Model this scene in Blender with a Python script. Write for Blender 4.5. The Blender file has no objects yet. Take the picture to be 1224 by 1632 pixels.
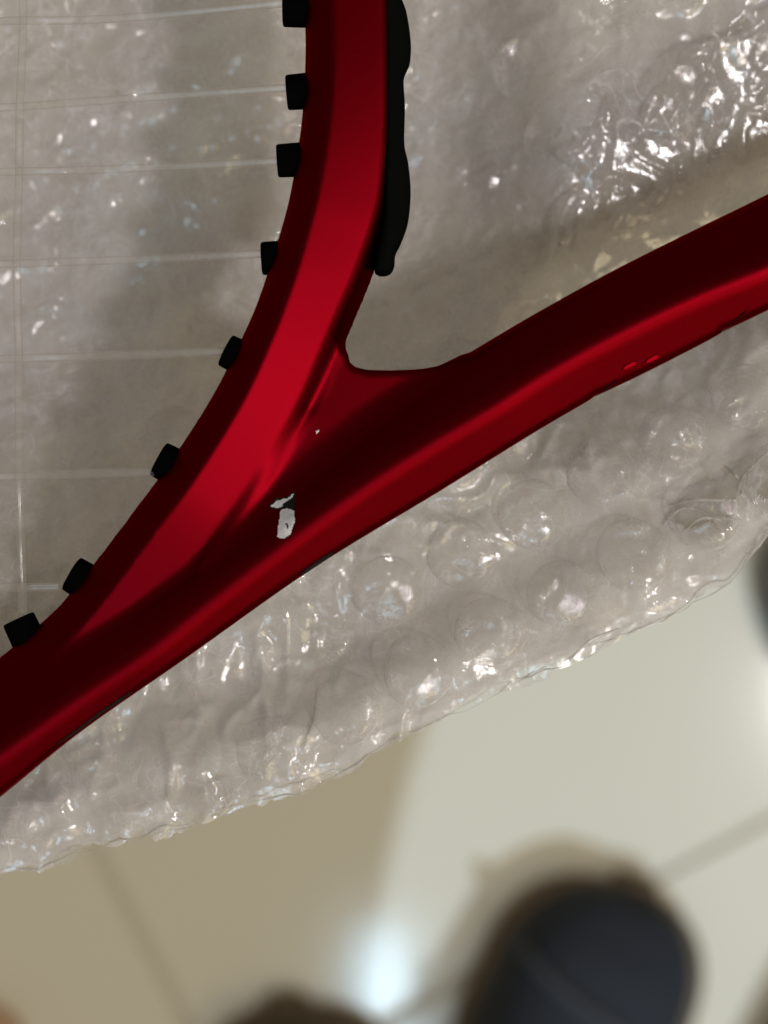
import bpy, math, random
import numpy as np
from mathutils import Vector, Matrix

# ------------------------------------------------------------------ camera, world, lamps
MM = 0.001
ZR = 0.792            # height of the racket's middle plane above the floor
CD = 0.324            # camera above the racket plane
FPX = 3600.0          # focal length in photo pixels
scene = bpy.context.scene
COL = scene.collection

cam_d = bpy.data.cameras.new('camera')
cam = bpy.data.objects.new('camera', cam_d)
COL.objects.link(cam)
cam.location = (0, 0, ZR + CD)
cam_d.sensor_fit = 'HORIZONTAL'
cam_d.sensor_width = 36.0
cam_d.lens = FPX / 1224 * 36.0
cam_d.clip_start = 0.01
cam_d.clip_end = 50
cam_d.dof.use_dof = True
cam_d.dof.focus_distance = CD - 0.002
cam_d.dof.aperture_fstop = cam_d.lens / 5.5
scene.camera = cam

scene.view_settings.view_transform = 'Standard'
scene.view_settings.look = 'None'
scene.view_settings.exposure = 0
scene.view_settings.gamma = 1
scene.cycles.transparent_max_bounces = 32
scene.cycles.max_bounces = 10
scene.cycles.caustics_reflective = False
scene.cycles.caustics_refractive = False
scene.cycles.use_denoising = True

w = bpy.data.worlds.new('World')
scene.world = w
w.use_nodes = True
bg = w.node_tree.nodes['Background']
bg.inputs[0].default_value = (1.0, 0.86, 0.74, 1)
bg.inputs[1].default_value = 0.235


def lamp(name, kind, loc, target, energy, color, size=0.1, **kw):
    d = bpy.data.lights.new(name, kind)
    d.energy = energy
    d.color = color
    if kind == 'AREA':
        d.shape = kw.get('shape', 'DISK')
        d.size = size
        d.size_y = kw.get('size_y', size)
    elif kind == 'SPOT':
        d.shadow_soft_size = size
        d.spot_size = kw['cone']
        d.spot_blend = kw['blend']
    o = bpy.data.objects.new(name, d)
    COL.objects.link(o)
    o.location = loc
    o.rotation_euler = (Vector(target) - Vector(loc)).to_track_quat('-Z', 'Y').to_euler()
    return o


# a small bright lamp high on the right
lamp('key_lamp', 'AREA', (0.69, -0.27, 2.2), (0, 0, ZR), 8.2, (1.0, 0.945, 0.955), 0.10)
# the warm lit ceiling
lamp('ceiling_lamp', 'AREA', (1.3, -1.3, 2.5), (0.1, -0.1, 0.4), 14.0, (1.0, 0.83, 0.50), 0.9)
# added cool spot behind the viewer; cone edge stands in for a body's shadow
lamp('added_floor_spot', 'SPOT', (0.62, -1.12, 1.3), (0.5, -0.426, 0.0), 82.0, (0.57, 0.73, 1.03), 0.005,
     cone=math.radians(36.39), blend=0.012)
lamp('cool_lamp', 'AREA', (-0.004, -0.93, 2.1), (-0.004, -0.32, 0), 4.2, (0.52, 0.78, 1.0), 0.06, shape='RECTANGLE', size_y=0.66)


# ------------------------------------------------------------------ helpers
def P(px, py, z=0.0):
    """photo pixel -> mm in the racket's own frame, for a point z mm above its middle plane"""
    k = (CD * 1000 - z) / FPX
    return ((px - 612) * k, -(py - 816) * k)


def F(px, py, h=0.0):
    """photo pixel -> metres on the floor, for a point h m above it"""
    k = (ZR + CD - h) / FPX
    return ((px - 612) * k, -(py - 816) * k)


def catmull(pts, n=8):
    pts = np.array(pts, float)
    p = np.vstack([2 * pts[0] - pts[1], pts, 2 * pts[-1] - pts[-2]])
    out = []
    for i in range(1, len(p) - 2):
        a, b, c, d = p[i - 1], p[i], p[i + 1], p[i + 2]
        for t in np.linspace(0, 1, n, endpoint=False):
            out.append(0.5 * (2 * b + (c - a) * t + (2 * a - 5 * b + 4 * c - d) * t * t
                              + (3 * b - a - 3 * c + d) * t ** 3))
    out.append(pts[-1])
    return np.array(out)


def extend(pl, L=60):
    d0 = pl[0] - pl[1]
    d1 = pl[-1] - pl[-2]
    return np.vstack([pl[0] + d0 / np.linalg.norm(d0) * L, pl, pl[-1] + d1 / np.linalg.norm(d1) * L])


def sdist(pl, X, Y):
    """signed distance to an open polyline (left of travel positive) and arc length of the foot"""
    best = np.full(X.shape, 1e9)
    sg = np.zeros(X.shape)
    ss = np.zeros(X.shape)
    s0 = 0.0
    for a, b in zip(pl[:-1], pl[1:]):
        d = b - a
        L = np.hypot(*d)
        if L < 1e-6:
            continue
        t = np.clip(((X - a[0]) * d[0] + (Y - a[1]) * d[1]) / L ** 2, 0, 1)
        ex = X - a[0] - t * d[0]
        ey = Y - a[1] - t * d[1]
        dd = np.hypot(ex, ey)
        cr = d[0] * ey - d[1] * ex
        m = dd < best - 1e-6
        best = np.where(m, dd, best)
        sg = np.where(m, np.sign(cr), sg)
        ss = np.where(m, s0 + t * L, ss)
        s0 += L
    return best * np.where(sg == 0, 1, sg), ss


def spoly(pl, X, Y):
    """signed distance to a closed polygon, negative inside"""
    best = np.full(X.shape, 1e9)
    ins = np.zeros(X.shape, bool)
    n = len(pl)
    for i in range(n):
        a, b = pl[i], pl[(i + 1) % n]
        d = b - a
        L2 = max(d @ d, 1e-12)
        t = np.clip(((X - a[0]) * d[0] + (Y - a[1]) * d[1]) / L2, 0, 1)
        best = np.minimum(best, np.hypot(X - a[0] - t * d[0], Y - a[1] - t * d[1]))
        if a[1] != b[1]:
            c = ((a[1] > Y) != (b[1] > Y)) & (X < (b[0] - a[0]) * (Y - a[1]) / (b[1] - a[1]) + a[0])
            ins ^= c
    return np.where(ins, -best, best)


def smin(a, b, k):
    h = np.maximum(k - np.abs(a - b), 0) / k
    return np.minimum(a, b) - h * h * k * 0.25


def smax(a, b, k):
    return -smin(-a, -b, k)


def sstep(x, a, b):
    t = np.clip((x - a) / (b - a), 0, 1)
    return t * t * (3 - 2 * t)


def vnoise(X, Y, scale, seed):
    rs = np.random.RandomState(seed)
    G = rs.rand(256, 256)
    x = X / scale + 1000.37
    y = Y / scale + 1000.71
    xi = np.floor(x).astype(int)
    yi = np.floor(y).astype(int)
    u = x - xi
    v = y - yi
    u = u ** 3 * (u * (u * 6 - 15) + 10)
    v = v ** 3 * (v * (v * 6 - 15) + 10)
    g = lambda a, b: G[a % 256, b % 256]
    return (g(xi, yi) * (1 - u) + g(xi + 1, yi) * u) * (1 - v) + (g(xi, yi + 1) * (1 - u) + g(xi + 1, yi + 1) * u) * v


def ridged(X, Y, scale, seed):
    wx = (vnoise(X, Y, scale * 1.3, seed + 7) - 0.5) * scale * 1.2
    wy = (vnoise(X, Y, scale * 1.3, seed + 8) - 0.5) * scale * 1.2
    n = vnoise(X + wx, Y + wy, scale, seed)
    return 1 - np.abs(2 * n - 1) * 1.6


def surface_nets(f, xs, ys, zs):
    """closed surface of f<0 on a grid -> vertices, quads"""
    f = f.copy()
    for ax in range(3):
        sl = [slice(None)] * 3
        for e in (0, -1):
            sl[ax] = e
            f[tuple(sl)] = np.maximum(f[tuple(sl)], 0.05)
    ins = f < 0
    nx, ny, nz = f.shape
    c = np.zeros((nx - 1, ny - 1, nz - 1), int)
    corners = [(i, j, k) for i in (0, 1) for j in (0, 1) for k in (0, 1)]
    sh = lambda A, o: A[o[0]:nx - 1 + o[0], o[1]:ny - 1 + o[1], o[2]:nz - 1 + o[2]]
    for o in corners:
        c += sh(ins, o)
    act = (c > 0) & (c < 8)
    I, J, K = np.nonzero(act)
    idx = np.full(act.shape, -1, int)
    idx[I, J, K] = np.arange(len(I))
    acc = np.zeros((len(I), 3))
    cnt = np.zeros(len(I))
    for a in corners:
        for ax in range(3):
            if a[ax]:
                continue
            b = list(a)
            b[ax] = 1
            fa = f[I + a[0], J + a[1], K + a[2]]
            fb = f[I + b[0], J + b[1], K + b[2]]
            m = (fa < 0) != (fb < 0)
            t = np.where(m, fa / np.where(m, fa - fb, 1), 0)
            p = np.tile(np.array(a, float), (len(I), 1))
            p[:, ax] += t
            acc[m] += p[m]
            cnt[m] += 1
    p = acc / cnt[:, None]
    V = np.stack([xs[0] + (I + p[:, 0]) * (xs[1] - xs[0]), ys[0] + (J + p[:, 1]) * (ys[1] - ys[0]),
                  zs[0] + (K + p[:, 2]) * (zs[1] - zs[0])], 1)
    Q = []
    # x edges
    for ax in range(3):
        u, v = (ax + 1) % 3, (ax + 2) % 3
        sa = [slice(1, -1)] * 3
        sa[ax] = slice(0, -1)
        sb = [slice(1, -1)] * 3
        sb[ax] = slice(1, None)
        A = ins[tuple(sa)]
        B = ins[tuple(sb)]
        e = np.argwhere(A != B)
        if not len(e):
            continue
        flip = A[e[:, 0], e[:, 1], e[:, 2]]
        base = e.copy()
        base[:, u] += 1
        base[:, v] += 1
        q = []
        for du, dv in ((-1, -1), (0, -1), (0, 0), (-1, 0)):
            cc = base.copy()
            cc[:, u] += du
            cc[:, v] += dv
            q.append(idx[cc[:, 0], cc[:, 1], cc[:, 2]])
        q = np.stack(q, 1)
        q[~flip] = q[~flip][:, ::-1]
        Q.append(q)
    return V, np.vstack(Q)


def mesh_np(name, V, faces, normals=None, smooth=True):
    me = bpy.data.meshes.new(name)
    faces = np.asarray(faces)
    me.vertices.add(len(V))
    me.vertices.foreach_set('co', (np.asarray(V, float) * MM).ravel())
    n = faces.shape[1]
    me.loops.add(faces.size)
    me.loops.foreach_set('vertex_index', faces.ravel().astype(np.int32))
    me.polygons.add(len(faces))
    me.polygons.foreach_set('loop_start', np.arange(0, faces.size, n, dtype=np.int32))
    me.polygons.foreach_set('loop_total', np.full(len(faces), n, np.int32))
    me.update(calc_edges=True)
    me.polygons.foreach_set('use_smooth', np.full(len(faces), smooth))
    if normals is not None:
        me.normals_split_custom_set_from_vertices(normals.tolist())
    me.validate()
    return me


def link(name, me, mat, parent=None, loc=None, kind=None):
    o = bpy.data.objects.new(name, me)
    COL.objects.link(o)
    if mat and me and not me.materials:
        me.materials.append(mat)
    if parent:
        o.parent = parent
    if loc:
        o.location = loc
    if kind:
        o['kind'] = kind
    return o


def thing(name, label, cat, loc, rz=0, group=None, me=None, mat=None):
    o = link(name, me, mat)
    o.location = loc
    o.rotation_euler = (0, 0, rz)
    o['label'] = label
    o['category'] = cat
    if group:
        o['group'] = group
    return o


def grid_faces(nu, nv, wrap=False):
    a = np.arange(nu * nv).reshape(nu, nv)
    if wrap:
        b = np.roll(a, -1, axis=0)
        return np.stack([a[:, :-1], b[:, :-1], b[:, 1:], a[:, 1:]], -1).reshape(-1, 4)
    return np.stack([a[:-1, :-1], a[1:, :-1], a[1:, 1:], a[:-1, 1:]], -1).reshape(-1, 4)


def tube(path, radii, seg=16, cap=True):
    """round tube along a list of 3-D points (mm)"""
    path = np.array(path, float)
    n = len(path)
    V = []
    up = np.array([0, 0, 1.0])
    for i in range(n):
        t = path[min(i + 1, n - 1)] - path[max(i - 1, 0)]
        if np.linalg.norm(t) < 1e-9:
            t = path[-1] - path[0]
        t /= np.linalg.norm(t)
        u = np.cross(up, t)
        if np.linalg.norm(u) < 1e-3:
            u = np.cross([1, 0, 0], t)
        u /= np.linalg.norm(u)
        v = np.cross(t, u)
        for k in range(seg):
            a = 2 * math.pi * k / seg
            V.append(path[i] + radii[i] * (math.cos(a) * u + math.sin(a) * v))
    Fc = []
    for i in range(n - 1):
        for k in range(seg):
            k2 = (k + 1) % seg
            Fc.append((i * seg + k, i * seg + k2, (i + 1) * seg + k2, (i + 1) * seg + k))
    return np.array(V), np.array(Fc)


# ------------------------------------------------------------------ materials
def newmat(name):
    m = bpy.data.materials.new(name)
    m.use_nodes = True
    nt = m.node_tree
    nt.nodes.clear()
    out = nt.nodes.new('ShaderNodeOutputMaterial')
    return m, nt, out


def node(nt, t, **kw):
    n = nt.nodes.new(t)
    for k, v in kw.items():
        setattr(n, k, v)
    return n


def noise_node(nt, scale, detail=3, rough=0.5):
    tc = node(nt, 'ShaderNodeTexCoord')
    n = node(nt, 'ShaderNodeTexNoise')
    n.inputs['Scale'].default_value = scale
    n.inputs['Detail'].default_value = detail
    n.inputs['Roughness'].default_value = rough
    nt.links.new(tc.outputs['Object'], n.inputs['Vector'])
    return n


def ramp(nt, src, p0, c0, p1, c1):
    r = node(nt, 'ShaderNodeMapRange')
    r.inputs['From Min'].default_value = p0
    r.inputs['From Max'].default_value = p1
    r.inputs['To Min'].default_value = c0
    r.inputs['To Max'].default_value = c1
    nt.links.new(src, r.inputs['Value'])
    return r.outputs[0]


def pmat(name, color, rough=0.5, metallic=0.0, spec=0.5, nscale=None, namp=0.0, bump=0.0, bscale=2000.0, coat=0.0):
    m, nt, out = newmat(name)
    b = node(nt, 'ShaderNodeBsdfPrincipled')
    b.inputs['Base Color'].default_value = (*color, 1)
    b.inputs['Roughness'].default_value = rough
    b.inputs['Metallic'].default_value = metallic
    b.inputs['Specular IOR Level'].default_value = spec
    b.inputs['Coat Weight'].default_value = coat
    if nscale:
        n = noise_node(nt, nscale, 4)
        mx = node(nt, 'ShaderNodeMix', data_type='RGBA')
        mx.inputs[6].default_value = (*[c * (1 - namp) for c in color], 1)
        mx.inputs[7].default_value = (*[min(1, c * (1 + namp)) for c in color], 1)
        nt.links.new(n.outputs[0], mx.inputs[0])
        nt.links.new(mx.outputs[2], b.inputs['Base Color'])
    if bump:
        n2 = noise_node(nt, bscale, 3)
        bp = node(nt, 'ShaderNodeBump')
        bp.inputs['Strength'].default_value = bump
        bp.inputs['Distance'].default_value = 0.0002
        nt.links.new(n2.outputs[0], bp.inputs['Height'])
        nt.links.new(bp.outputs[0], b.inputs['Normal'])
    nt.links.new(b.outputs[0], out.inputs[0])
    return m


def film_mat(name, color, haze, rim, gloss, rough, hnoise=0.0, nscale=60.0, bump=0.0, bscale=300.0, bdist=0.0004, crease=0.0):
    """thin clear plastic film: see-through, hazier at grazing angles, with a mirror gloss"""
    m, nt, out = newmat(name)
    L = nt.links
    lw = node(nt, 'ShaderNodeLayerWeight')
    lw.inputs['Blend'].default_value = 0.5
    tr = node(nt, 'ShaderNodeBsdfTransparent')
    tr.inputs[0].default_value = (0.97, 0.965, 0.955, 1)
    df = node(nt, 'ShaderNodeBsdfDiffuse')
    df.inputs[0].default_value = (*color, 1)
    tl = node(nt, 'ShaderNodeBsdfTranslucent')
    tl.inputs[0].default_value = (*color, 1)
    dm = node(nt, 'ShaderNodeMixShader')
    dm.inputs[0].default_value = 0.3
    L.new(df.outputs[0], dm.inputs[1])
    L.new(tl.outputs[0], dm.inputs[2])
    gl = node(nt, 'ShaderNodeBsdfGlossy')
    gl.inputs['Color'].default_value = (1, 1, 1, 1)
    gl.inputs['Roughness'].default_value = rough
    # haze
    p = node(nt, 'ShaderNodeMath', operation='POWER')
    L.new(lw.outputs['Facing'], p.inputs[0])
    p.inputs[1].default_value = 3.0
    hz = node(nt, 'ShaderNodeMath', operation='MULTIPLY_ADD')
    L.new(p.outputs[0], hz.inputs[0])
    hz.inputs[1].default_value = rim
    if hnoise:
        n = noise_node(nt, nscale, 5, 0.6)
        L.new(ramp(nt, n.outputs[0], 0.3, max(0.0, haze - hnoise), 0.7, haze + hnoise), hz.inputs[2])
    else:
        hz.inputs[2].default_value = haze
    hz.use_clamp = True
    hz_out = hz.outputs[0]
    if crease:
        for sc_, wd, st in ((95, 0.020, 1.0), (210, 0.030, 0.8), (430, 0.04, 0.5)):
            cn = noise_node(nt, sc_, 2, 0.5)
            cn.inputs['Distortion'].default_value = 1.2
            sb = node(nt, 'ShaderNodeMath', operation='SUBTRACT')
            L.new(cn.outputs[0], sb.inputs[0])
            sb.inputs[1].default_value = 0.5
            ab_ = node(nt, 'ShaderNodeMath', operation='ABSOLUTE')
            L.new(sb.outputs[0], ab_.inputs[0])
            msk = noise_node(nt, sc_ * 0.45, 1)
            ln = ramp(nt, ab_.outputs[0], 0.0, crease * st, wd, 0.0)
            mk = ramp(nt, msk.outputs[0], 0.45, 0.0, 0.62, 1.0)
            ml = node(nt, 'ShaderNodeMath', operation='MULTIPLY_ADD')
            L.new(ln, ml.inputs[0])
            L.new(mk, ml.inputs[1])
            L.new(hz_out, ml.inputs[2])
            ml.use_clamp = True
            hz_out = ml.outputs[0]
    m1 = node(nt, 'ShaderNodeMixShader')
    L.new(hz_out, m1.inputs[0])
    L.new(tr.outputs[0], m1.inputs[1])
    L.new(dm.outputs[0], m1.inputs[2])
    fr = node(nt, 'ShaderNodeMath', operation='POWER')
    L.new(lw.outputs['Facing'], fr.inputs[0])
    fr.inputs[1].default_value = 4.0
    fa = node(nt, 'ShaderNodeMath', operation='MULTIPLY_ADD')
    L.new(fr.outputs[0], fa.inputs[0])
    fa.inputs[1].default_value = 0.7
    fa.inputs[2].default_value = gloss
    fa.use_clamp = True
    m2 = node(nt, 'ShaderNodeMixShader')
    L.new(fa.outputs[0], m2.inputs[0])
    L.new(m1.outputs[0], m2.inputs[1])
    L.new(gl.outputs[0], m2.inputs[2])
    if bump:
        n2 = noise_node(nt, bscale, 4, 0.55)
        bp = node(nt, 'ShaderNodeBump')
        bp.inputs['Strength'].default_value = bump
        bp.inputs['Distance'].default_value = bdist
        L.new(n2.outputs[0], bp.inputs['Height'])
        L.new(bp.outputs[0], gl.inputs['Normal'])
    L.new(m2.outputs[0], out.inputs[0])
    return m


M = {}
M['paint'] = pmat('red_metallic_paint', (0.105, 0.0006, 0.003), 0.39, 1.0, 0.5, bump=0.05, bscale=9000)
M['paint'].node_tree.nodes['Principled BSDF'].inputs['Specular Tint'].default_value = (0.7, 0.07, 0.11, 1)
M['plastic'] = pmat('black_nylon', (0.004, 0.0046, 0.0036), 0.85, spec=0.0, bump=0.1, bscale=3000)
M['grommet'] = pmat('black_grommet_nylon', (0.002, 0.002, 0.002), 0.8, spec=0.0)
M['primer'] = pmat('white_primer', (0.62, 0.62, 0.61), 0.6, nscale=900, namp=0.5, bump=0.6, bscale=2500)
M['carbon'] = pmat('bare_carbon', (0.010, 0.011, 0.010), 0.7, spec=0.1, nscale=1500, namp=0.5)
M['film'] = film_mat('clear_film', (0.84, 0.81, 0.785), 0.42, 0.5, 0.035, 0.08, 0.25, 100, 0.25, 850, crease=0.45)
M['back'] = film_mat('cloudy_backing_film', (0.73, 0.69, 0.66), 0.88, 0.3, 0.02, 0.22, 0.12, 80, 0.5, 260)
M['bubble'] = film_mat('bubble_film', (0.88, 0.85, 0.83), 0.08, 0.7, 0.026, 0.05, 0.08, 260, 0.3, 900, crease=0.4)
M['fold'] = film_mat('loose_film_fold', (0.80, 0.77, 0.75), 0.10, 0.4, 0.11, 0.145, 0.06, 150, 0.3, 900)
M['strand'] = film_mat('torn_film', (0.78, 0.74, 0.70), 0.5, 0.4, 0.03, 0.15)
M['string'] = film_mat('clear_string', (0.80, 0.77, 0.72), 0.08, 0.7, 0.025, 0.18)

# ------------------------------------------------------------------ the tennis racket frame
to = lambda pts, z=0: np.array([P(x, y, z) for x, y in pts])
ZB = 3.0      # middle of the bridge, which is thinner than the arms
Z1 = 9.0      # height of the bridge's inner crease
ZA = 10.5     # height of the arm's crest
SIDE_L = extend(catmull(to([(488, -160), (487, -60), (486, 0), (487, 100), (481, 200), (466, 300), (452, 360), (433, 420), (412, 484),
                            (385, 544), (345, 622), (300, 694), (228, 795), (150, 894), (60, 999), (0, 1048), (-120, 1140)])))
CREASE = extend(catmull(to([(530, -160), (528, -60), (527, 0), (528, 100), (521, 200), (505, 300), (490, 360), (473, 420), (451, 484),
                            (427, 544), (382, 640), (310, 757), (240, 852), (175, 938), (120, 1003), (40, 1085), (-100, 1190)], 8)))
EDGE_R = extend(catmull(to([(616, -160), (617, -60), (617, 0), (619, 100), (620, 200), (612, 300), (598, 360), (574, 430), (548, 490),
                            (525, 544), (486, 635), (446, 712), (405, 790), (350, 880)], 7)))
OUT_R = extend(catmull(to([(620, -160), (622, -60), (622, 0), (625, 100), (626, 200), (624, 300), (618, 370), (602, 440), (588, 482),
                           (573, 522), (556, 566), (520, 640), (470, 760)])))
CREST = extend(catmull(to([(1500, 300), (1350, 362), (1224, 420), (1108, 467), (987, 524), (873, 586), (780, 645), (674, 708), (566, 778),
                           (450, 862), (320, 962), (229, 1035), (121, 1108), (0, 1195), (-140, 1300)], 10)))
ARM_UP = extend(catmull(to([(1500, 178), (1350, 248), (1224, 310), (1000, 421), (850, 503), (720, 580), (640, 626), (510, 694), (430, 752),
                            (310, 848), (235, 905), (165, 940), (105, 970), (60, 999), (0, 1048), (-120, 1140)])))
ARM_LO = extend(catmull(to([(1500, 352), (1350, 432), (1224, 494), (1165, 522), (1150, 528), (1140, 532), (1133, 540), (1040, 588), (965, 624), (945, 632), (930, 643), (850, 690), (700, 783),
                            (500, 905), (300, 1046), (130, 1165), (0, 1270), (-140, 1385)])))
WEB = to([(541, 556), (554, 567), (558, 580), (567, 588), (585, 592), (620, 593), (660, 591), (700, 588), (735, 574), (760, 600), (640, 700),
          (480, 800), (330, 895), (395, 810), (450, 730), (500, 655)])

def flat_fields(X, Y):
    g = {}
    g['L'] = sdist(SIDE_L, X, Y)[0]      # travelling down: left of travel = +x side
    g['C'], g['Cs'] = sdist(CREASE, X, Y)
    g['E'] = sdist(EDGE_R, X, Y)[0]
    g['O'] = sdist(OUT_R, X, Y)[0]
    g['T'], g['Ts'] = sdist(CREST, X, Y)
    g['U'] = sdist(ARM_UP, X, Y)[0]
    g['D'] = sdist(ARM_LO, X, Y)[0]
    g['W'] = spoly(WEB, X, Y)
    return g


def frame_field(g, X, Y, z):
    az = np.abs(z)
    # --- bridge; travelling down, +d is to the right of the picture (toward the handle)
    dC = g['C']
    z1 = Z1 - 4.4 * sstep(g['Cs'], 146, 192)
    tilt = 6 + 9.3 * sstep(g['Cs'], 62, 118)
    tt = np.tan(np.radians(tilt))
    zb = ZB - (Z1 - z1)
    ab = np.abs(z - zb) + zb
    hT = z1 - tt * dC
    fT = (ab - hT) * np.cos(np.radians(tilt))
    fLf = (ab - (z1 + 1.25 * dC)) * 0.62
    zE = z1 - tt * np.maximum(dC - g['E'], 0)
    fRf = (ab - (zE - 1.9 * g['E'])) * 0.465
    fb = smax(fT, fLf, 0.5)
    fb = smax(fb, fRf, 1.0)
    fb = smax(fb, -g['L'], 1.2)
    fb = smax(fb, g['O'], 1.2)
    fb = smax(fb, g['D'] + 1.0, 1.2)
    # --- arm; travelling left, +d is below (lower right), -d is upper left
    d = g['T']
    fu = (az - (ZA + 0.80 * d)) * 0.78          # upper-left flank
    fl = (az - (ZA - 0.60 * d)) * 0.857          # lower-right flank
    fa = smax(fu, fl, 2.5)
    fa = smax(fa, -g['U'], 1.5)
    fa = smax(fa, g['D'], 0.9)
    f = smin(fb, fa, 1.0)
    # --- web in the crotch
    fw = smax(g['W'], az - (4.7 - 0.10 * (X - 0)), 1.0)
    f = smin(f, fw, 1.8)
    return f


res = 0.5
xs = np.arange(-85, 95, res)
ys = np.arange(-72, 100, res)
zs = np.arange(-12.5, 12.51, res)
X2, Y2 = np.meshgrid(xs, ys, indexing='ij')
g2 = flat_fields(X2, Y2)
g3 = {k: v[:, :, None] for k, v in g2.items()}
fld = frame_field(g3, X2[:, :, None], Y2[:, :, None], zs[None, None, :])
V, Q = surface_nets(fld, xs, ys, zs)
del fld


def project(V, it=3):
    e = 0.03
    for _ in range(it):
        X, Y, Z = V[:, 0], V[:, 1], V[:, 2]
        g = flat_fields(X, Y)
        f0 = frame_field(g, X, Y, Z)
        gz = (frame_field(g, X, Y, Z + e) - frame_field(g, X, Y, Z - e)) / (2 * e)
        gx = (frame_field(flat_fields(X + e, Y), X + e, Y, Z) - frame_field(flat_fields(X - e, Y), X - e, Y, Z)) / (2 * e)
        gy = (frame_field(flat_fields(X, Y + e), X, Y + e, Z) - frame_field(flat_fields(X, Y - e), X, Y - e, Z)) / (2 * e)
        n = np.stack([gx, gy, gz], 1)
        l2 = np.maximum((n ** 2).sum(1), 0.05)
        V = V - n * (np.clip(f0, -0.4, 0.4) / l2)[:, None]
    n /= np.maximum(np.linalg.norm(n, axis=1), 1e-6)[:, None]
    return V, n


inner = (V[:, 0] > xs[0] + 1) & (V[:, 0] < xs[-1] - 1) & (V[:, 1] > ys[0] + 1) & (V[:, 1] < ys[-1] - 1)
Vp, Np = project(V[inner], 1)
V2 = V.copy()
V2[inner] = Vp

racket = thing('tennis_racket', 'red metallic tennis racket with clear strings and a chipped throat lying on the bubble wrap',
               'tennis racket', (0, 0, ZR))
frame = link('frame', mesh_np('frame', V2, Q), M['paint'], racket)


def top_z(X, Y):
    X = np.asarray(X, float)
    Y = np.asarray(Y, float)
    g = flat_fields(X, Y)
    z = np.full(X.shape, 12.0)
    for _ in range(120):
        f = frame_field(g, X, Y, z)
        z = np.where(f > 0.005, z - np.maximum(np.abs(f) * 0.6, 0.004), z)
        z = np.maximum(z, -1)
    return z


def patch(name, pts, mat, parent, lift=0.05, zc=8.0, cell=0.12, label=None):
    """a paint chip or painted shade: a small sheet that follows the frame's surface"""
    poly = np.array([P(x, y, zc) for x, y in pts])
    x0, y0 = poly.min(0) - cell
    x1, y1 = poly.max(0) + cell
    gx = np.arange(x0, x1, cell)
    gy = np.arange(y0, y1, cell)
    A, B = np.meshgrid(gx, gy, indexing='ij')
    jit = (vnoise(A, B, 0.35, 5) - 0.5) * 0.13
    inside = (spoly(poly, A, B) + jit) < 0.0
    Z = top_z(A, B) + lift
    inside &= Z > 0.5
    ids = np.full(A.shape, -1)
    cells = inside[:-1, :-1] & inside[1:, :-1] & inside[1:, 1:] & inside[:-1, 1:]
    use = np.zeros(A.shape, bool)
    for a in (0, 1):
        for b in (0, 1):
            use[a:A.shape[0] - 1 + a, b:A.shape[1] - 1 + b] |= cells
    ids[use] = np.arange(use.sum())
    I, J = np.nonzero(cells)
    fc = np.stack([ids[I, J], ids[I + 1, J], ids[I + 1, J + 1], ids[I, J + 1]], 1)
    vv = np.stack([A[use], B[use], Z[use]], 1)
    o = link(name, mesh_np(name, vv, fc), mat, parent)
    if label:
        o['label'] = label
    return o


patch('chip_rim', [(425, 808), (439, 794), (457, 790), (471, 782), (470, 802), (455, 809), (439, 813)], M['carbon'], racket, lift=0.02)
patch('paint_chip', [(447, 812), (458, 809), (470, 813), (471, 832), (464, 853), (452, 859), (442, 856), (443, 838)], M['primer'], racket,
      label='larger white chip in the red paint at the throat')
patch('paint_chip', [(428, 807), (440, 797), (457, 793), (468, 785), (467, 800), (455, 806), (440, 811)], M['primer'], racket, lift=0.05,
      label='thin pale sliver chipped above the white chip')
patch('bare_spot', [(448, 804), (458, 797), (468, 790), (470, 812), (458, 811), (452, 809)], M['carbon'], racket, lift=0.09,
      label='black bare spot between the two pale chips')
patch('bare_spot', [(455, 834), (460, 832), (462, 840), (458, 845)], M['carbon'], racket, lift=0.10)
patch('paint_chip', [(502, 686), (508, 684), (509, 688), (504, 691)], M['primer'], racket, zc=7, cell=0.06)
patch('scuff', [(478, 914), (500, 897), (540, 872), (528, 886), (497, 910), (484, 920)], M['carbon'], racket, zc=4)
patch('scuff', [(72, 1198), (120, 1164), (170, 1126), (220, 1094), (214, 1103), (170, 1133), (118, 1171)], M['carbon'], racket, zc=4)

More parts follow.
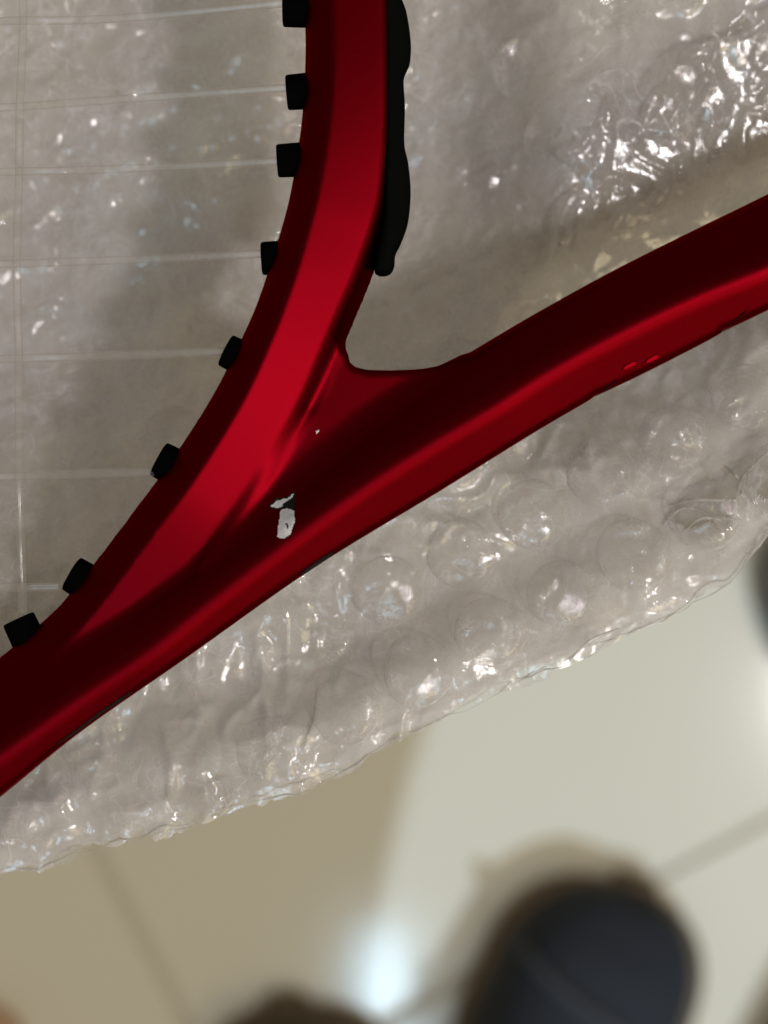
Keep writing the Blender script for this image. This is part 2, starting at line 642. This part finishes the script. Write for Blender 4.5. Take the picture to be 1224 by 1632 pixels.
M['edge_shade'] = pmat('painted_shade_red', (0.022, 0.0008, 0.001), 0.8, 0.0, 0.05)  # shade in the arm's notches, painted as flat dark red sheets
patch('slit_shade', [(944, 636), (956, 625), (972, 611), (990, 599), (980, 612), (964, 626), (952, 634)], M['edge_shade'], racket, zc=7, lift=0.03, label='dark painted shade of a notch in the outer edge of the arm')
patch('slit_shade', [(1140, 536), (1158, 520), (1176, 503), (1198, 484), (1186, 502), (1170, 516), (1152, 530)], M['edge_shade'], racket, zc=7, lift=0.03, label='longer dark painted shade of a notch in the outer edge of the arm')
for (xa, ya), (xb, yb) in (((992, 589), (1013, 578)), ((1029, 578), (1050, 567))):
    qa, qb = np.array(P(xa, ya, 7)), np.array(P(xb, yb, 7))
    d_ = (qb - qa) / np.linalg.norm(qb - qa)
    n_ = np.array([-d_[1], d_[0]])
    ring = []
    for s0, t0 in ((0, 0), (.2, .22), (.8, .26), (1, .05), (.85, -.26), (.15, -.22)):
        ring.append(qa + (qb - qa) * s0 + n_ * t0)
    ring = np.array(ring)
    cc = ring.mean(0)
    z0 = float(top_z(np.array([cc[0]]), np.array([cc[1]]))[0]) + 0.28
    top = [(p[0], p[1], z0 - 0.13 * (p[0] - cc[0]) + 0.17 * (p[1] - cc[1])) for p in ring]
    bot = [(p[0], p[1], z0 - 1.2) for p in (cc + (ring - cc) * 1.25)]
    me = bpy.data.meshes.new('rib')
    me.from_pydata([tuple(c * MM for c in p) for p in top + bot], [], [tuple(range(6))[::-1]] + [(k, (k + 1) % 6, 6 + (k + 1) % 6, 6 + k) for k in range(6)])
    link('rib', me, M['paint'], racket)

# bumper strip on the throat side of the bridge
bump_out = catmull([(634, -160), (652, -110), (656, -70), (640, -30), (636, 0), (647, 30), (654, 75), (653, 105), (643, 132), (645, 180),
                    (644, 238), (650, 268), (654, 312), (650, 358), (638, 392), (630, 408), (628, 428), (620, 439), (606, 441)], 6)
bump_in = [(596, 436), (604, 400), (612, 350), (614, 250), (612, 150), (608, 0), (606, -160)]
BP = np.array([P(x, y, 0) for x, y in bump_out] + [P(x, y, 0) for x, y in bump_in])
bx = np.arange(-3, 6.5, 0.3)
by = np.arange(32, 95, 0.3)
bz = np.arange(-8, 8.1, 0.3)
A, B = np.meshgrid(bx, by, indexing='ij')
sd = spoly(BP, A, B)[:, :, None]
inner_x = np.maximum(0, (A - 0.6))[:, :, None]
bf = smax(sd, np.abs(bz)[None, None, :] - (4.6 - 0.45 * inner_x), 1.6)
vb, qb = surface_nets(bf, bx, by, bz)
strip = link('grommet_strip', mesh_np('grommet_strip', vb, qb), M['plastic'], racket, (0, 0, ZB * MM))

# grommet barrels on the head side: (tip centre, direction out of the frame, length px, diameter px)
GR = [((450, 12), (-1, 0.0), 40, 54), ((456, 145), (-1, 0.08), 40, 54), ((441, 254), (-1, 0.06), 44, 51), ((416, 410), (-1, 0.05), 44, 51),
      ((358, 557), (-0.9, -0.45), 40, 52), ((251, 731), (-0.88, -0.47), 46, 57), ((108, 914), (-0.85, -0.5), 50, 58),
      ((22, 988), (-0.42, -0.9), 60, 52), ((448, -115), (-1, 0.0), 44, 52)]
for gi, ((tx, ty), dr, ln, dia) in enumerate(GR):
    gz = ZB - (3.6 if gi in (6, 7) else 1.2)
    c = np.array(P(tx, ty, ZB))
    d = np.array([dr[0], -dr[1]])
    d /= np.linalg.norm(d)
    r = dia * 0.0925 / 2
    L = ln * 0.09
    pr = [(-L, r * 1.04), (-L * 0.5, r * 1.02), (-0.35, r), (-0.1, r * 0.97), (0, r * 0.88), (0, r * 0.42), (-0.5, r * 0.36), (-L, r * 0.36)]
    path = [(c[0] + d[0] * s, c[1] + d[1] * s, gz) for s, _ in pr]
    # a lathe about the barrel's axis
    u = np.array([-d[1], d[0], 0])
    vv = []
    n = 28
    for (s, rr), p in zip(pr, path):
        for k in range(n):
            a = 2 * math.pi * k / n
            wob = 1 + 0.03 * math.sin(3 * a + tx)
            vv.append(np.array(p) + rr * wob * (math.cos(a) * u + math.sin(a) * np.array([0, 0, 1.0])))
    ff = [(i * n + k, i * n + (k + 1) % n, (i + 1) * n + (k + 1) % n, (i + 1) * n + k) for i in range(len(pr) - 1) for k in range(n)]
    link('grommet', mesh_np('grommet', np.array(vv), np.array(ff)), M['grommet'], racket)

# strings: clear, a little over a millimetre thick
ST = [[(458, 12), (200, 36), (0, 42), (-250, 48)], [(462, 146), (200, 164), (0, 177), (-250, 186)], [(450, 262), (200, 274), (0, 280), (-250, 284)],
      [(424, 408), (200, 418), (0, 424), (-250, 430)], [(364, 562), (180, 569), (0, 575), (-250, 580)], [(258, 752), (120, 756), (0, 760), (-250, 764)],
      [(98, 934), (60, 934.5), (0, 935), (-250, 938)]]
for i, pts in enumerate(ST):
    pp = catmull([P(x, y) for x, y in pts], 6)
    sgn = -1 if i % 2 else 1
    path = [(p[0], p[1], ZB + 0.55 * sgn * math.exp(-((p[0] + 51.5) / 4) ** 2)) for p in pp]
    v_, f_ = tube(path, [0.6] * len(path), 14)
    link('string', mesh_np('string', v_, f_), M['string'], racket)
for x0 in (41, -150):
    pts = [(x0 + 1, -160), (x0, 60), (x0 - 6, 280), (x0 - 8, 430), (x0 - 6, 600), (x0 - 4, 800), (x0 - 2, 900), (x0, 976)] + ([(x0 + 4, 1120)] if x0 < 0 else [])
    pp = catmull([P(x, y) for x, y in pts], 6)
    path = []
    for p in pp:
        z = ZB
        for i, s in enumerate(ST):
            yy = P(0, s[2][1])[1]
            z += (0.55 if i % 2 else -0.55) * math.exp(-((p[1] - yy) / 4) ** 2)
        path.append((p[0], p[1], z))
    v_, f_ = tube(path, [0.6] * len(path), 14)
    link('string', mesh_np('string', v_, f_), M['string'], racket)

# ------------------------------------------------------------------ the bubble wrap
EDGE_PX = [(-420, 1570), (-200, 1480), (0, 1402), (60, 1394), (120, 1362), (200, 1347), (270, 1325), (380, 1290), (470, 1265), (540, 1238),
           (600, 1203), (690, 1160), (790, 1105), (860, 1078), (930, 1045), (1000, 1015), (1060, 990), (1110, 957), (1160, 930),
           (1195, 890), (1224, 852), (1400, 770), (1650, 650)]
EP = np.array([P(x, y, -9) for x, y in EDGE_PX])
edge_y = lambda x: np.interp(x, EP[:, 0], EP[:, 1])


def base_z(x, v):
    z = -10.0 - 4.5 * sstep(v, 7, 20) - 28 * sstep(v, 34, 82) * (1 - sstep(x, 8, 30))
    z += sstep(x, 8, 30) * (-17 * sstep(v, 20, 48) + 0.17 * np.clip(v - 46, 0, 36))
    return z


def lumps(X, Y, v):
    up = sstep(v, 38, 60)
    flatw = sstep(X, -12, -2) * (1 - sstep(v, 24, 29)) * sstep(v, 1, 4)
    a = (vnoise(X, Y, 13, 1) - 0.5) * 2.4 + (vnoise(X, Y, 6, 2) - 0.5) * 1.0
    a += (ridged(X, Y, 7.0, 3) * 0.7 + ridged(X, Y, 3.2, 4) * 0.28) * (1 - 0.3 * up) * (1 - 0.5 * flatw)
    a += ((vnoise(X, Y, 2.2, 9) - .5) * 0.4 + ridged(X + Y * .5, Y - X * .3, 2.8, 10) * 0.36) * up
    mid = sstep(v, 25, 31) * (1 - sstep(v, 44, 54)) * sstep(X, 0, 18)
    a += mid * (ridged(X, Y, 6.0, 31) * 1.3 + ridged(X, Y, 3.0, 32) * 0.5)
    lf = (1 - sstep(X, -16, -4)) * (1 - sstep(v, 30, 42)) * sstep(v, 1.5, 5)
    a += lf * (ridged(X * 1.3, Y * 0.55, 6.0, 35) * 0.8 + (vnoise(X, Y, 2.6, 36) - .5) * 0.3)
    a += (vnoise(X, Y, 1.5, 6) - 0.5) * 0.14
    cr = np.exp(-(((X - 44) / 17) ** 2 + ((Y - 57) / 12) ** 2)) * up
    w2 = np.exp(-((X - 46) / 24) ** 4 - ((Y - 55) / 17) ** 4) * up
    a *= 1 - 0.6 * w2
    a += w2 * -0.13 * (X - 44)
    a += cr * (ridged(X * 1.2 + Y * .35, Y * 0.8, 5.0, 21) * 0.85 + ridged(X, Y, 2.6, 22) * 0.25)
    return a


HOLES = [np.array([P(x, y, -12) for x, y in h]) for h in (
    [(1105, 800), (1125, 778), (1150, 765), (1172, 752), (1196, 738), (1200, 745), (1180, 768), (1172, 790), (1140, 797)],
    [(1078, 830), (1100, 808), (1140, 803), (1165, 802), (1158, 822), (1130, 828), (1108, 838)],
    [(1204, 772), (1215, 750), (1240, 742), (1250, 770), (1230, 790), (1208, 784)])]


def film_sheet(name, mat, off, step, x0, x1, vmax, seed, amp, eo):
    us = np.arange(x0, x1, step)
    vs = np.concatenate([np.arange(0, 3, step * 0.6), np.arange(3, vmax, step)])
    U, Vv = np.meshgrid(us, vs, indexing='ij')
    fade = np.exp(-Vv / 1.5)
    jag = (vnoise(U, U * 0, 0.9, seed) - 0.5) * 0.9 + (vnoise(U, U * 0, 3.5, seed + 1) - 0.5) * 1.8 + (vnoise(U, U * 0, 0.4, seed + 2) - 0.5) * 0.35
    Y = edge_y(U) + eo + Vv + jag * fade
    X = U + (vnoise(U, Y, 2.0, seed + 3) - 0.5) * 0.5 * fade
    curl = np.exp(-Vv / 2.2) * ((vnoise(U, U * 0, 4.5, seed + 4) - 0.4) * 0.7)
    Z = base_z(X, Vv) + off + lumps(X + seed * 31.7, Y, Vv) * amp + curl
    hd = np.min([spoly(h, X, Y) for h in HOLES], axis=0) + (vnoise(X, Y, 1.2, 77) - .5) * .8
    fc = grid_faces(*U.shape)
    if off == 0:
        Z = Z + np.exp(-np.maximum(hd, 0) / 0.8) * 0.9
        fc = fc[hd.ravel()[fc].min(1) > 0]
    else:
        Z = Z - 7.0 * (1 - sstep(hd, -1.0, 2.5))
    return mesh_np(name, np.stack([X.ravel(), Y.ravel(), Z.ravel()], 1), fc), (us, vs, Z)


wrap = thing('bubble_wrap', 'crumpled clear bubble wrap sheet under the red racket with a ragged cut edge', 'bubble wrap', (0, 0, ZR))
me, (fus, fvs, fZ) = film_sheet('film', M['film'], 0, 0.42, -105, 105, 150, 0, 1.0, 0)
link('film', me, M['film'], wrap)
me, _ = film_sheet('backing_film', M['back'], -4.6, 0.7, -105, 105, 150, 40, 1.0, 0.9)
link('backing_film', me, M['back'], wrap)


def film_z(x, v):
    i = int(np.clip(np.searchsorted(fus, x), 0, len(fus) - 1))
    j = int(np.clip(np.searchsorted(fvs, v), 0, len(fvs) - 1))
    return fZ[i, j]


# a crumpled fold of loose film that catches the lamp, above the arm
lo = catmull([P(x, y, -24) for x, y in [(840, 432), (870, 417), (950, 377), (1010, 356), (1100, 302), (1150, 268), (1224, 238), (1330, 190), (1450, 130)]], 40)
nv = 110
FX = np.zeros((len(lo), nv))
FY = np.zeros((len(lo), nv))
for k in range(nv):
    t = k / (nv - 1)
    FX[:, k] = lo[:, 0] - t * 9
    FY[:, k] = lo[:, 1] + t * 23
fv = FY - edge_y(FX)
TT = np.linspace(0, 1, nv)[None, :] + 0 * FX
plane = -25.0 - 0.143 * (FX - 44) + 0.188 * (FY - 54)
ca, sa = math.cos(0.35), math.sin(0.35)
RX, RY = FX * ca - FY * sa, FX * sa + FY * ca
fz_ = plane + ridged(RX, RY * 0.42, 3.4, 91) * 0.62 + ridged(RX * .5, RY, 5.0, 92) * 0.5 + (vnoise(FX, FY, 1.3, 93) - .5) * 0.16 + (vnoise(FX, FY, 9, 94) - .5) * 1.2
jag = (vnoise(FX, FX * 0, 2.4, 95) - .5) * 2.2 + (vnoise(FX, FX * 0, 0.7, 96) - .5) * 0.6
FY = FY + jag * np.exp(-TT * 9)
wob = (vnoise(FX, FY, 5, 97) - .5)
fz_ -= 14 * sstep(TT + wob * 0.35, 0.55, 1.0) + 13 * (1 - sstep(FX + wob * 12 - TT * 8, 15, 25))
link('film_fold', mesh_np('film_fold', np.stack([FX.ravel(), FY.ravel(), fz_.ravel()], 1), grid_faces(*FX.shape)[:, ::-1]), M['fold'], wrap)


def bubble_mesh(seed, r, h, dent):
    rs = np.random.RandomState(seed)
    nr, ns = 22, 48
    V_ = []
    for i in range(nr):
        t = i / (nr - 1)
        for k in range(ns):
            a = 2 * math.pi * k / ns
            V_.append((t, a))
    T = np.array(V_)
    t = T[:, 0]
    rr = r * (1 - (1 - t) ** 2.0)
    q = rr / r
    hh = h * 0.6 * np.maximum(1 - q ** 7, 0) ** 0.6
    x = rr * np.cos(T[:, 1])
    y = rr * np.sin(T[:, 1])
    dn = (vnoise(x, y, 4.2, seed + 50) - 0.5) * 2.2 + (vnoise(x, y, 1.7, seed + 70) - 0.5) * 0.22
    for _ in range(3):
        ca = rs.rand() * 6.28
        cd = (rs.rand() - .5) * r * 1.3
        along = -x * math.sin(ca) + y * math.cos(ca)
        dn -= 0.9 * np.exp(-np.abs(x * math.cos(ca) + y * math.sin(ca) - cd + 0.06 * along ** 2) / 0.45) * sstep(along, -4, 1)
    hh = hh + dn * dent * np.sqrt(np.maximum(1 - q ** 2, 0))
    ang = rs.rand() * 6.28
    side = x * math.cos(ang) + y * math.sin(ang)
    hh -= dent * 1.6 * sstep(side / r, 0.1, 0.8) * np.maximum(1 - q ** 6, 0)
    wob = 1 + 0.03 * np.sin(2 * T[:, 1] + ang) + 0.02 * np.sin(3 * T[:, 1] + 2 * ang)
    V3 = np.stack([x * wob, y * wob, np.maximum(hh, -0.2)], 1).reshape(nr, ns, 3)
    V3 = V3.transpose(1, 0, 2).reshape(-1, 3)
    return mesh_np('bubble', V3, grid_faces(ns, nr, wrap=True))


variants = [bubble_mesh(1, 5.35, 3.9, 0.25), bubble_mesh(2, 5.3, 3.6, 0.5), bubble_mesh(3, 5.4, 3.2, 0.85), bubble_mesh(4, 5.3, 2.6, 1.1),
            bubble_mesh(5, 5.35, 3.8, 0.4), bubble_mesh(6, 5.3, 3.0, 0.95)]
for vm in variants:
    vm.materials.append(M['bubble'])
rnd = random.Random(4)
o0 = np.array(P(895, 945, -12))
va = np.array(P(895 + 115, 945 - 62, -12)) - o0
vb_ = np.array(P(895 + 45, 945 + 125, -12)) - o0
nb = 0
for i in range(-22, 12):
    for j in range(-18, 6):
        c = o0 + i * va + j * vb_
        v = c[1] - edge_y(c[0])
        if v < 3.0 or v > 125 or abs(c[0]) > 80:
            continue
        upper = v > 46
        flat = not upper and (v > 27 or c[0] < -8)
        if upper:
            mesh_ = variants[rnd.choice((2, 3, 5))]
        elif flat:
            mesh_ = variants[rnd.choice((2, 3, 5, 3))]
        else:
            mesh_ = variants[rnd.choice((0, 1, 4, 0, 2))]
        o = bpy.data.objects.new('bubble', mesh_)
        COL.objects.link(o)
        o.parent = wrap
        zz = film_z(c[0], v)
        sc = rnd.uniform(0.95, 1.04)
        o.location = Vector((c[0] + rnd.uniform(-.3, .3), c[1] + rnd.uniform(-.3, .3), zz + (-2.6 if upper else -0.5 if flat else 0.05))) * MM
        o.rotation_euler = (rnd.uniform(-.12, .12) + (math.pi if upper else 0), rnd.uniform(-.12, .12), rnd.uniform(0, 6.28))
        o.scale = (sc, sc, sc * (rnd.uniform(0.35, 0.7) if flat else 0.6 if upper else 1))
        nb += 1
print('bubbles', nb)

# loose threads of torn film
for pts in ([(1262, 690), (1224, 722), (1196, 748), (1178, 772), (1168, 812), (1160, 840)], [(1070, 806), (1110, 797), (1150, 797), (1176, 792)],
            [(1060, 836), (1085, 812), (1112, 812), (1135, 826), (1150, 846)], [(1160, 742), (1172, 756), (1182, 766)],
            [(1098, 840), (1116, 826), (1145, 828), (1162, 842)], [(905, 1052), (940, 1020), (985, 1002)], [(480, 1200), (500, 1150), (505, 1090)]):
    pp = catmull([P(x, y, -10) for x, y in pts], 6)
    path = [(p[0], p[1], film_z(p[0], p[1] - edge_y(p[0])) + 0.5 + 0.5 * math.sin(k * 0.35)) for k, p in enumerate(pp)]
    v_, f_ = tube(path, [0.06 + 0.22 * math.sin(math.pi * (k + .5) / len(path)) for k in range(len(path))], 8)
    link('strand', mesh_np('strand', v_, f_), M['strand'], wrap)

# the frayed lip of the cut edge
for sd_, off_ in ((201, 0.15), (231, 0.9)):
    path = []
    for xx in np.arange(-100, 100, 0.7):
        xa = np.array([xx])
        dv = off_ + (vnoise(xa, xa * 0, 3.5, sd_)[0] - .5) * 1.6 + (vnoise(xa, xa * 0, 1.1, sd_ + 1)[0] - .5) * 0.5
        path.append((xx, edge_y(xx) + dv, film_z(xx, max(dv, 0)) + 0.2 + (vnoise(xa, xa * 0, 2.0, sd_ + 2)[0] - .5) * 0.7))
    rr = [0.03 + 0.13 * vnoise(np.array([p[0]]), np.array([0.0]), 2.0, sd_ + 3)[0] ** 2 for p in path]
    v_, f_ = tube(path, rr, 6)
    link('strand', mesh_np('strand', v_, f_), M['strand'], wrap)

# ------------------------------------------------------------------ the floor
M['tile'] = pmat('glazed_tile', (0.67, 0.625, 0.465), 0.10, spec=0.5, nscale=3.0, namp=0.03, bump=0.15, bscale=30)
M['grout'] = pmat('grout', (0.57, 0.52, 0.385), 0.85, nscale=80, namp=0.15)
me = bpy.data.meshes.new('floor')
me.from_pydata([(-6, -6, 0), (6, -6, 0), (6, 6, 0), (-6, 6, 0)], [], [(0, 1, 2, 3)])
floor = link('floor', me, M['grout'], kind='structure')
floor['label'] = 'floor of pale glazed tiles with thin grout joints'
c0 = Vector(F(367, 1756))
a1 = Vector(F(367 + 150, 1756 - 80)) - c0
ang = math.atan2(a1.y, a1.x)


def tile_mesh(s):
    h = s / 2
    b = 0.0015
    T = 0.0022
    vv = [(-h, -h, 0), (h, -h, 0), (h, h, 0), (-h, h, 0), (-h, -h, T - b), (h, -h, T - b), (h, h, T - b), (-h, h, T - b),
          (-h + b, -h + b, T), (h - b, -h + b, T), (h - b, h - b, T), (-h + b, h - b, T)]
    ff = [(8, 9, 10, 11)]
    for k in range(4):
        k2 = (k + 1) % 4
        ff += [(k, k2, 4 + k2, 4 + k), (4 + k, 4 + k2, 8 + k2, 8 + k)]
    m_ = bpy.data.meshes.new('tile')
    m_.from_pydata(vv, [], ff)
    m_.materials.append(M['tile'])
    return m_


TS = 0.6
tm = tile_mesh(TS - 0.0045)
ex = Vector((math.cos(ang), math.sin(ang)))
ey = Vector((-math.sin(ang), math.cos(ang)))
for i in range(-4, 5):
    for j in range(-4, 5):
        p = c0 + ex * (i + 0.5) * TS + ey * (j + 0.5) * TS
        o = bpy.data.objects.new('tile', tm)
        COL.objects.link(o)
        o.parent = floor
        o.location = (p.x, p.y, 0.0005)
        o.rotation_euler = (0, 0, ang)

# ------------------------------------------------------------------ shoes and the blurred things on the floor
M['upper'] = pmat('dark_navy_canvas', (0.006, 0.009, 0.012), 0.8, nscale=60, namp=0.3, bump=0.5, bscale=1200)
M['brown'] = pmat('brown_suede', (0.07, 0.05, 0.022), 0.8, nscale=60, namp=0.3)
M['sole'] = pmat('sole_shadow_brown', (0.11, 0.075, 0.035), 0.7)  # brown chosen to paint the shadow rim around the shoe
M['lace'] = pmat('grey_lace', (0.028, 0.031, 0.031), 0.8, bump=0.5, bscale=900)
M['grey_matte'] = pmat('dark_grey_matte', (0.07, 0.07, 0.075), 0.6)
M['brown_mottled'] = pmat('mottled_brown', (0.22, 0.13, 0.05), 0.5, nscale=20, namp=0.3)
M['tan'] = pmat('mottled_tan', (0.55, 0.32, 0.17), 0.5, nscale=20, namp=0.15)


def shoe_profile(y):
    """half widths (left, right) of the foot outline, toe at y=0, heel at y=-285 (mm)"""
    t = -y / 285
    w = 47 * (1 - (1 - np.clip(t / 0.2, 0, 1)) ** 2.4) ** (1 / 2.2) * np.interp(t, [0, .17, .3, .5, .75, .9, 1], [1, 1, 1.02, .86, .74, .72, .55])
    w *= np.clip((1 - t) / 0.06, 0, 1) ** 0.5
    return w


def make_shoe(loc, rz, label, mirror=1, um='upper'):
    t = thing('shoe', label, 'shoe', loc, rz, 'shoes standing on the tiles')
    n, mseg = 48, 28
    yy = -285 * (0.5 - 0.5 * np.cos(np.linspace(0, math.pi, n)))
    w_ = np.maximum(shoe_profile(yy), 0.4)
    skew = mirror * 7 * np.sin(np.linspace(0, 1.0, n) * math.pi) * -1
    T = -yy / 285
    hh = np.interp(T, [0, .03, .12, .28, .45, .6, .8, .97, 1], [22, 39, 52, 64, 82, 92, 84, 88, 78])
    VV = np.zeros((n, mseg, 3))
    for k in range(mseg):
        a = math.pi * k / (mseg - 1)
        ca, sa = math.cos(a), math.sin(a)
        VV[:, k, 0] = skew + w_ * np.sign(ca) * abs(ca) ** 0.75
        VV[:, k, 1] = yy
        VV[:, k, 2] = 14 + (hh - 14) * sa ** 0.8
    # the ankle opening: sink the rear top
    op = (T > .5)[:, None] & (T < .93)[:, None] & (np.abs(np.linspace(0, 1, mseg) - .5) < .2)[None, :]
    VV[..., 2] = np.where(op, 26, VV[..., 2])
    link('upper', mesh_np('upper', VV.reshape(-1, 3), grid_faces(n, mseg)[:, ::-1]), M[um], t)
    # sole: an outline extruded, its flared brown rim stands in for the shoe's shadow
    S = []
    for z, e in ((0, 1.5), (2, 6.5), (14, 6.5), (17, 2.0), (17, -6)):
        for i in range(n):
            S.append((skew[i] + w_[i] + e, yy[i] + (e if i == 0 else -e if i == n - 1 else 0), z))
        for i in range(n - 1, -1, -1):
            S.append((skew[i] - w_[i] - e, yy[i] + (e if i == 0 else -e if i == n - 1 else 0), z))
    S = np.array(S).reshape(5, 2 * n, 3).transpose(1, 0, 2).reshape(-1, 3)
    link('sole', mesh_np('sole', S, grid_faces(2 * n, 5, wrap=True)), M['sole'], t)
    for i, y in enumerate((-56, -100, -118, -136)):
        j = int(np.argmin(np.abs(yy - y)))
        pth = []
        for a in np.linspace(0.28, math.pi - 0.28, 14):
            ca, sa = math.cos(a), math.sin(a)
            pth.append((skew[j] + w_[j] * np.sign(ca) * abs(ca) ** .75, y + (8 if i % 2 else -18) * ca, 14 + (hh[j] - 14) * sa ** .8 + 1.2))
        a_, b_ = tube(pth, [3.2] * 14, 8)
        link('lace', mesh_np('lace', a_, b_), M['lace'], t)
    return t


tx, ty = F(1030, 1440, 0.05)
make_shoe((tx, ty, 0.0027), math.radians(-21), 'dark navy shoe lit from the right with its rounded toe on the bright tile')
tx, ty = F(452, 1632, 0.045)
make_shoe((tx, ty, 0.0027), math.radians(6), 'brown shoe in the shade whose toe just enters the bottom edge', -1, 'brown')


def rounded(name, label, cat, loc, rz, sx, sy, h, mat, e=2.6, round_=0.25):
    """a soft-edged solid standing on the floor, superellipse in plan"""
    n = 40
    prof = [(0.92, 0), (1.0, 0.06), (1.0, 1 - round_), (0.97, 1 - round_ * .45), (0.88, 1 - round_ * .12), (0.72, 1), (0.3, 1.01), (0.01, 1.01)]
    V_ = []
    for k in range(n):
        a = 2 * math.pi * k / n
        ca, sa = math.cos(a), math.sin(a)
        for s, z in prof:
            V_.append((sx * s * np.sign(ca) * abs(ca) ** (2 / e), sy * s * np.sign(sa) * abs(sa) ** (2 / e), h * z))
    return thing(name, label, cat, loc, rz, me=mesh_np(name, np.array(V_), grid_faces(n, len(prof), wrap=True)), mat=mat)


x, y = F(1272, 955)  # unidentified thing; its kind and material are made up
rounded('grey_piece', 'dark grey rounded piece of unknown kind on the tiles at the right edge beside the wrap', 'unknown_piece', (x, y, 0.0027), 0.1, 19, 34, 30, M['grey_matte'])
x, y = F(1265, 1660)  # unidentified brown shape, built as a plain block of guessed material
rounded('brown_piece', 'dark brown block of unknown kind on the tiles in the bottom right corner', 'block', (x, y, 0.0027), math.radians(62), 40, 16, 25, M['brown_mottled'], 6)
x, y = F(-20, 1665)  # unidentified tan shape, its round form and material guessed
rounded('tan_piece', 'tan round object of unknown kind on the shaded tiles in the bottom left corner', 'disc', (x, y, 0.0027), 0, 20, 20, 22, M['tan'], 2)
